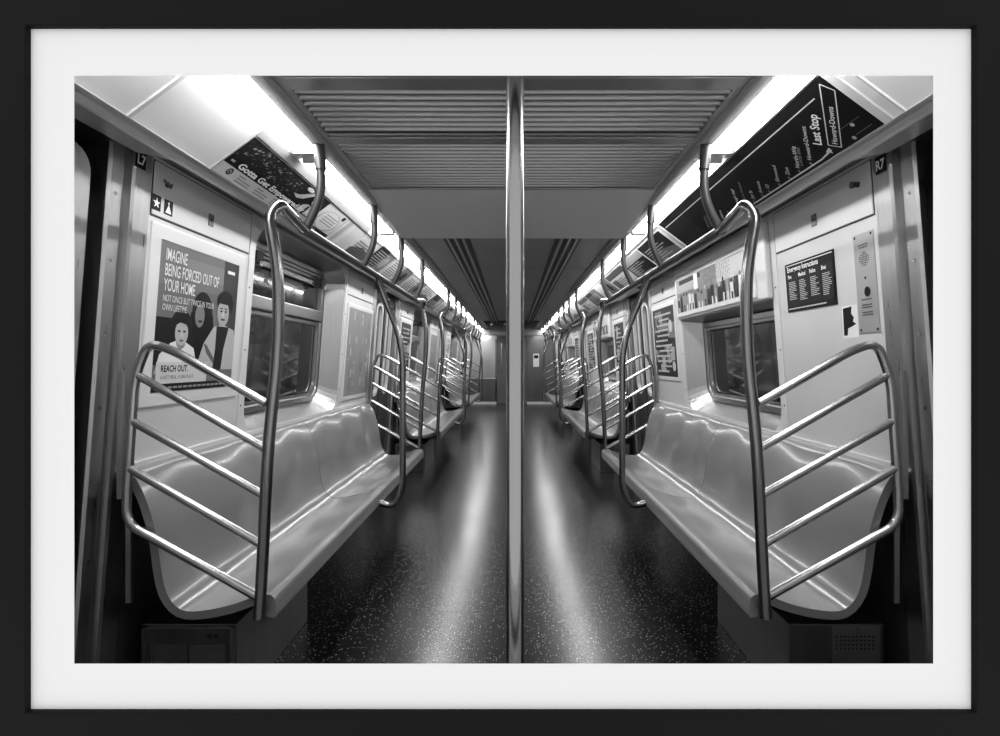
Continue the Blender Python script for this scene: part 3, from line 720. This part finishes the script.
def paint_textcard(seed, dark):
    def fn(a, w, h):
        R = random.Random(seed); bgv = 0.03 if dark else R.choice((0.78, 0.85, 0.68)); fg = 0.6 if dark else 0.12
        a.rect(0, 0, w, h, bgv)
        k = R.choice((0, 1, 2))
        if k == 0: a.rect(w*0.55, 0, w, h, 0.30 if not dark else 0.3); a.disc(w*0.78, h*0.5, h*0.28, h*0.28, 0.5 if dark else 0.05)
        if k == 1: a.poly([(0, 0), (w, 0), (w, h*0.35), (w*0.5, h*0.5), (0, h*0.3)], 0.2)
        if k == 2: a.rect(0, h*0.7, w, h, 0.12 if not dark else 0.4); a.rect(w*0.05, h*0.1, w*0.3, h*0.6, 0.25)
        for i in range(R.randint(4, 8)):
            v = h*(0.1+0.8*i/8); u = w*0.08; e = w*R.uniform(0.4, 0.9); L_ = []
            while u < e:
                q = R.uniform(0.015, 0.06)*w; L_.append((u, v, min(u+q, e), v+h*0.04)); u += q+w*0.012
            a.rects(L_, fg)
    return fn
card(-1, 1.735, 2.46, "left advertising card with the words Gotta Get Empowered and a dark haired woman", paint_gotta, g=0.4)
card(-1, 2.465, 2.74, 'white advertising card with a round text patch right of the Gotta Get Empowered card', paint_other)
card(-1, 2.745, 3.02, 'blank glossy card with painted sheen bands between the first and second left ceiling hangers', paint_sheen)
card(1, 1.405, 2.94, 'long black route map card with the words Last Stop above the right wall', paint_map, t0=0.02, t1=0.97, g=0.01, name='route_map')
for s in (-1, 1):
    dl = [3.06, 3.42, 3.84, 4.52, 5.20, 5.88, 6.56, 7.24, 7.92, 8.60, 9.28, 9.96, 10.64, 11.32, 12.0] if s < 0 else [3.03, 3.56, 4.10, 4.80, 5.45, 6.13, 6.81, 7.49, 8.17, 8.85, 9.53, 10.2, 10.9, 11.6, 12.3]
    for i in range(len(dl)-1):
        R = random.Random(100+i+50*s); dark = (s > 0 and i in (0, 1)) or R.random() < 0.3
        card(s, dl[i], dl[i+1]-0.03, '%s advertising card in the %s cove, %s after the %s' % ('dark' if dark else 'light', SIDE[s], ORD[i], 'blank card with painted sheen' if s < 0 else 'long black route map'), paint_textcard(100+i+50*s, dark), t1=0.88)
# cove battens: moulded strips at card joints and around the blank end panels
for s in (-1, 1):
    b = MB()
    for d, w_ in (((1.36, 0.012), (1.728, 0.006)) if s < 0 else ((1.385, 0.03), (2.965, 0.03), (1.33, 0.006))):
        wbox(b, s, d-w_/2, d+w_/2, 0.0, 1.0, 0.0, 0.006, M_TRIMW if (s > 0) else M_BEAM if w_ < 0.007 else M_TRIMW, fn=Cv)
    wbox(b, s, 1.40 if s > 0 else 1.74, 12.3, 0.82 if s < 0 else 0.985, 0.84 if s < 0 else 1.0, 0.0, 0.006, M_CHROME, fn=Cv)
    wbox(b, s, 1.0, 12.6, -0.01, 0.018, 0.0, 0.007, M_NOSE, fn=Cv)
    if s < 0: wbox(b, s, 1.735, 3.05, 0.845, 0.995, 0.0, 0.003, M_BEAM, fn=Cv)
    struct(b.build('trim_%d' % tn)); tn += 1

# ------------------------------------------------------------------ benches
def smoothpath(pts, n=4):
    out = []
    for i in range(len(pts)-1):
        p0 = pts[max(i-1, 0)]; p1 = pts[i]; p2 = pts[i+1]; p3 = pts[min(i+2, len(pts)-1)]
        for k in range(n):
            t = k/n
            out.append(tuple(0.5*((2*p1[j])+(-p0[j]+p2[j])*t+(2*p0[j]-5*p1[j]+4*p2[j]-p3[j])*t*t+(-p0[j]+3*p1[j]-3*p2[j]+p3[j])*t**3) for j in (0, 1)))
    out.append(pts[-1]); return out
BPROF = smoothpath([(1.228, -0.345), (1.195, -0.347), (1.180, -0.362), (1.150, -0.43), (1.120, -0.54), (1.103, -0.64), (1.080, -0.724), (1.035, -0.775), (0.97, -0.780), (0.88, -0.763),
         (0.80, -0.734), (0.765, -0.727), (0.744, -0.737), (0.737, -0.765), (0.742, -0.800)], 3)
def bench_shell(s, a, c, seats, d_first):
    b = MB(); N = 8*seats; rings = []
    npt = len(BPROF)
    for i in range(N+1):
        d = a+(c-a)*i/N; u = (d-d_first)/0.45
        ring = []
        for j, (X, Z) in enumerate(BPROF):
            q = j/(npt-1)
            wgt = math.exp(-((q-0.28)/0.13)**2)                    # scooped backs
            dish = 0.5-0.5*math.cos(2*math.pi*u)
            X2 = X+0.020*wgt*(dish-0.5)
            wg2 = math.exp(-((q-0.62)/0.13)**2)
            Z2 = Z-0.007*wg2*(dish-0.3)
            ring.append((X2, Z2))
        rings.append((d, ring))
    top = [[V(s, X, d, Z) for X, Z in r] for d, r in rings]
    th = 0.026
    def off(r):
        o = []
        for j, (X, Z) in enumerate(r):
            x0_, z0_ = r[max(j-1, 0)]; x1_, z1_ = r[min(j+1, len(r)-1)]
            tx, tz = x1_-x0_, z1_-z0_; L_ = math.hypot(tx, tz) or 1
            o.append((X-tz/L_*-1*th*0.999 if False else X+(-tz)/L_*th, Z+(tx)/L_*th))
        return o
    full = []
    for d, r in rings:
        r2 = off(r)
        r2 = [(min(X, 1.232), Z) for X, Z in r2]
        full.append([V(s, X, d, Z) for X, Z in r]+[V(s, X, d, Z) for X, Z in r2[::-1]])
    b.loft(full, M_BENCH, close=True, caps=True)
    return b
for s in (-1, 1):
    for k, o in enumerate(BAYS):
        a, c = o+1.62, o+4.305; mid = (a+c)/2
        t = thing('bench_seat', V(s, 0.98, mid, -1.18), 'long moulded grey bench against the %s wall in the %s bay' % (SIDE[s], BAYN[k]), 'bench', 'moulded benches along the car walls')
        bench_shell(s, a, mid-0.002, 3, a).build('seat_shell', t, smooth=40)
        bench_shell(s, mid+0.002, c, 3, a).build('seat_shell', t, smooth=40)
        b = MB()   # carrier beams under the seat
        b.hexa([V(s, X, d, Z) for Z in (-0.84, -0.79) for X, d in ((0.80, a+0.15), (0.84, a+0.15), (0.84, c-0.15), (0.80, c-0.15))], M_DSTEEL)
        for q in (a+0.3, mid, c-0.3): b.hexa([V(s, X, d, Z) for Z in (-0.85, -0.80) for X, d in ((0.80, q), (1.235, q), (1.235, q+0.04), (0.80, q+0.04))], M_DSTEEL)
        b.build('support_frame', t)
        # equipment box below the near end
        e0, e1 = o+1.75, o+2.36
        t = thing('equipment_box', V(s, 1.09, (e0+e1)/2, -1.18), 'dark steel equipment box on the floor under the %s %s bench' % (BAYN[k], SIDE[s]), 'equipment box', 'steel boxes under the benches')
        b = MB(); b.hexa([V(s, X, d, Z) for Z in (-1.18, -0.885) for X, d in ((0.93, e0), (1.25, e0), (1.25, e1), (0.93, e1))], M_DSTEEL); b.build('casing', t, bevel=0.004)
        b = MB()
        if s < 0:
            for (xa, xb, za, zb) in ((0.935, 1.245, -0.898, -0.89), (0.935, 0.947, -1.17, -0.89), (1.233, 1.245, -1.17, -0.89)): b.hexa([V(s, X, d, Z) for Z in (za, zb) for X, d in ((xa, e0-0.006), (xb, e0-0.006), (xb, e0), (xa, e0))], M_STEEL)
            for (xa, xb) in ((0.965, 1.085), (1.095, 1.215)): b.hexa([V(s, X, d, Z) for Z in (-1.02, -0.955) for X, d in ((xa, e0-0.004), (xb, e0-0.004), (xb, e0), (xa, e0))], M_STEEL)
            b.build('door_trim', t)
            b = MB()
            for X in (0.99, 1.012): b.hexa([V(s, x_, d, Z) for Z in (-0.932, -0.918) for x_, d in ((X, e0-0.003), (X+0.014, e0-0.003), (X+0.014, e0), (X, e0))], M_BLACK)
            b.build('latch', t)
        else:
            b.hexa([V(s, X, d, Z) for Z in (-1.175, -0.89) for X, d in ((1.075, e0-0.005), (1.235, e0-0.005), (1.235, e0), (1.075, e0))], M_STEEL); b.build('vent_plate', t, bevel=0.001)
            b = MB()
            for i in range(10):
                for j in range(4):
                    X, Z = 1.088+0.0135*i, -0.965+0.0135*j
                    b.poly([V(s, X+0.0035*math.cos(q), e0-0.0056, Z+0.0035*math.sin(q)) for q in [math.pi*2*r_/8 for r_ in range(8)]], M_BLACK)
            b.build('vent_holes', t)

# ------------------------------------------------------------------ armrest gates, rails and grab poles
RZ = 0.472
def gate(s, d, dirn, label):
    t = thing('armrest_gate', V(s, 0.774, d, -0.78), label, 'armrest rail', 'barred gates at the bench ends')
    g = lambda X, Z, e=0.0: V(s, X, d+dirn*e, Z)
    b = MB(); b.tube(fillet([g(0.774, -0.785, -0.01), g(0.768, -0.60), g(0.752, -0.25), g(0.720, 0.04), g(0.720, 0.28), g(0.750, 0.445), g(0.728, 0.494, 0.03), g(0.738, 0.490, 0.10), g(0.75, RZ, 0.28)], [0.1, 0.15, 0.15, 0.12, 0.05, 0.03, 0.05], 6), 0.0175, M_POST, 16)
    b.build('grab_post', t, smooth=60)
    b = MB(); b.tube(fillet([g(0.760, -0.130), g(1.043, 0.032), g(1.120, 0.058), g(1.163, -0.05), g(1.186, -0.40), g(1.188, -0.500), g(0.785, -0.725)], [0.06, 0.07, 0.09, 0.02, 0.07], 8), 0.0135, M_CHROME, 14)
    b.build('hoop', t, smooth=60)
    for (x0_, z0_, x1_, z1_) in ((1.157, -0.042, 0.757, -0.272), (1.171, -0.185, 0.762, -0.415), (1.182, -0.328, 0.767, -0.568)):
        b = MB(); b.tube([g(x0_, z0_), g(x1_, z1_)], 0.0125, M_CHROME, 12); b.build('bar', t, smooth=60)
    b = MB()
    b.hexa([g(X, Z, e) for Z in (-0.425, -0.03) for X, e in ((1.200, 0.0), (1.218, 0.0), (1.218, 0.01), (1.200, 0.01))], M_STEEL)
    b.hexa([g(X, Z, e) for Z in (-0.755, -0.50) for X, e in ((1.190, 0.02), (1.206, 0.02), (1.206, 0.03), (1.190, 0.03))], M_STEEL)
    b.build('mounting_strip', t)
for s in (-1, 1):
    for k, o in enumerate(BAYS):
        gate(s, o+1.60, 1, 'barred steel gate at the near end of the %s %s bench' % (BAYN[k], SIDE[s]))
        gate(s, o+4.33, -1, 'barred steel gate at the far end of the %s %s bench' % (BAYN[k], SIDE[s]))
        t = thing('overhead_rail', V(s, 0.75, o+3.0, 0.485), 'horizontal steel grab rail hung over the %s %s bench' % (BAYN[k], SIDE[s]), 'grab rail', 'overhead rails along both sides')
        b = MB(); b.tube([V(s, 0.75, o+1.86, RZ), V(s, 0.75, o+4.14, RZ)], 0.017, M_RAIL, 14); b.build('rail', t, smooth=60)
        for h_ in (1.88, 2.61, 3.25, 4.0):
            b = MB(); b.tube(fillet([V(s, 0.70, o+h_, 0.80), V(s, 0.688, o+h_, 0.60), V(s, 0.75, o+h_, RZ)], [0.11], 8), 0.0155, M_RAIL, 12)
            hg = b.build('hanger', t, smooth=60)
            b = MB(); b.tube([V(s, 0.70, o+h_, 0.785), V(s, 0.693, o+h_, 0.69)], 0.020, M_RAIL, 12); b.build('collar', hg, smooth=60)
        t = thing('grab_pole', V(s, 0.74, o+2.9, -0.80), 'bowed steel grab pole rising from the front edge of the %s %s bench' % (BAYN[k], SIDE[s]), 'grab pole', 'bowed poles at the middle of each bench')
        b = MB(); b.tube(fillet([V(s, 0.75, o+2.9, RZ), V(s, 0.72, o+2.9, 0.37), V(s, 0.612, o+2.9, 0.10), V(s, 0.612, o+2.9, -0.72), V(s, 0.66, o+2.9, -0.815), V(s, 0.765, o+2.9, -0.785)], [0.08, 0.2, 0.10, 0.08], 8), 0.0175, M_POST, 14)
        b.build('pole', t, smooth=60)
        b = MB(); b.tube([V(s, 0.752, o+2.9, -0.788), V(s, 0.766, o+2.9, -0.784)], 0.026, M_CHROME, 14); b.build('foot_flange', t, smooth=50)

t = thing('stanchion_pole', (0.005, 1.01, 0), 'full height steel pole in the middle of the aisle, nearest the front', 'grab pole')
b = MB(); b.tube([(0.005, 1.01, 0.005), (0.005, 1.01, EYE+ZC)], 0.0172, M_POLE, 32); b.build('pole', t, smooth=60)
for z, nm in ((0.0, 'floor_flange'), (EYE+ZC-0.02, 'ceiling_flange')):
    b = MB(); b.tube([(0.005, 1.01, z), (0.005, 1.01, z+0.02)], 0.035, M_CHROME, 24); b.build(nm, t, smooth=50)

# ------------------------------------------------------------------ far end of the car
b = MB()
b.box(-1.3, -0.44, DEND, DEND+0.05, 0, EYE+0.9, M_STEEL); b.box(0.40, 1.3, DEND, DEND+0.05, 0, EYE+0.9, M_DSTEEL)
b.box(-0.44, 0.40, DEND, DEND+0.05, EYE+0.62, EYE+0.9, M_DSTEEL)
b.box(-1.3, -0.44, DEND-0.03, DEND, 0.02, EYE-0.50, M_DSTEEL); b.box(-1.3, -0.44, DEND-0.045, DEND, EYE-0.50, EYE-0.47, M_CHROME)
b.box(-0.47, -0.44, DEND-0.03, DEND, 0, EYE+0.6, M_DSTEEL); b.box(0.40, 0.43, DEND-0.03, DEND, 0, EYE+0.6, M_DSTEEL)
struct(b.build('wall_back', bevel=0.003))
b = MB(); b.box(-1.3, -0.44, DEND-0.07, DEND-0.03, 0.0, 0.06, M_TRIMW); b.box(0.40, 1.3, DEND-0.07, DEND-0.03, 0, 0.06, M_TRIMW); struct(b.build('baseboard_back'))
b = MB(); b.box(-0.75, 0.75, 12.95, 13.10, EYE+0.64, EYE+ZC+0.02, M_CEIL); struct(b.build('trim_%d' % tn, bevel=0.01)); tn += 1
root = bpy.data.objects.new('door_%d' % dn, None); COL.objects.link(root); root.location = (-0.02, DEND, 0); root['_o'] = (-0.02, DEND, 0); root['kind'] = 'structure'
b = MB()
out = [(x, z) for x, z in rrect(-0.435, 0.395, 0.01, EYE+0.615, 0.002)]; hole = rrect(-0.20, 0.16, EYE-0.15, EYE+0.45, 0.05)
b.loft([[(x, DEND+0.03, z) for x, z in out], [(x, DEND-0.005, z) for x, z in out], [(x, DEND-0.005, z) for x, z in hole], [(x, DEND+0.02, z) for x, z in hole]], M_DSTEEL, close=True)
lf = b.build('door_leaf', root)
b = MB(); b.poly([(x, DEND+0.012, z) for x, z in hole], M_GLASS); b.build('window_pane', lf)
b = MB(); b.tube(fillet([(-0.30, DEND-0.005, EYE+0.48), (-0.30, DEND-0.07, EYE+0.48), (-0.30, DEND-0.07, EYE-0.30), (-0.30, DEND-0.005, EYE-0.30)], 0.03), 0.022, M_CHROME, 10); b.build('door_handle', lf, smooth=60)
t = thing('wall_notice', (0.66, DEND-0.02, EYE-0.16), 'small white notice with a dark top on the right of the far end wall', 'notice')
b = MB(); b.box(0.57, 0.73, DEND-0.012, DEND, EYE-0.16, EYE+0.20, tone(0.65)); b.build('plate', t)
b = MB(); b.box(0.59, 0.71, DEND-0.016, DEND-0.012, EYE+0.07, EYE+0.16, tone(0.02)); b.build('printing', t)
t = thing('ceiling_housing', (-0.03, 10.7, EYE+0.69), 'wide black housing under the ceiling near the far end', 'ceiling box')
b = MB(); b.hexa([(x, d, EYE+z) for z, e in ((0.70, 0.09), (0.818, 0.0)) for x, d in ((-0.60-e*-1, 10.6), (0.56-e, 10.6), (0.56-e, 10.9), (-0.60+e, 10.9))], M_PLASTIC); b.build('casing', t, bevel=0.006)
b = MB()
for X in (-0.42, -0.15): b.tube([(X, 10.597, EYE+0.75), (X, 10.585, EYE+0.75)], 0.03, M_CHROME, 14)
b.build('lamp_lens', t, smooth=50)

# scratch data used while building
for o in bpy.data.objects:
    if '_o' in o: del o['_o']
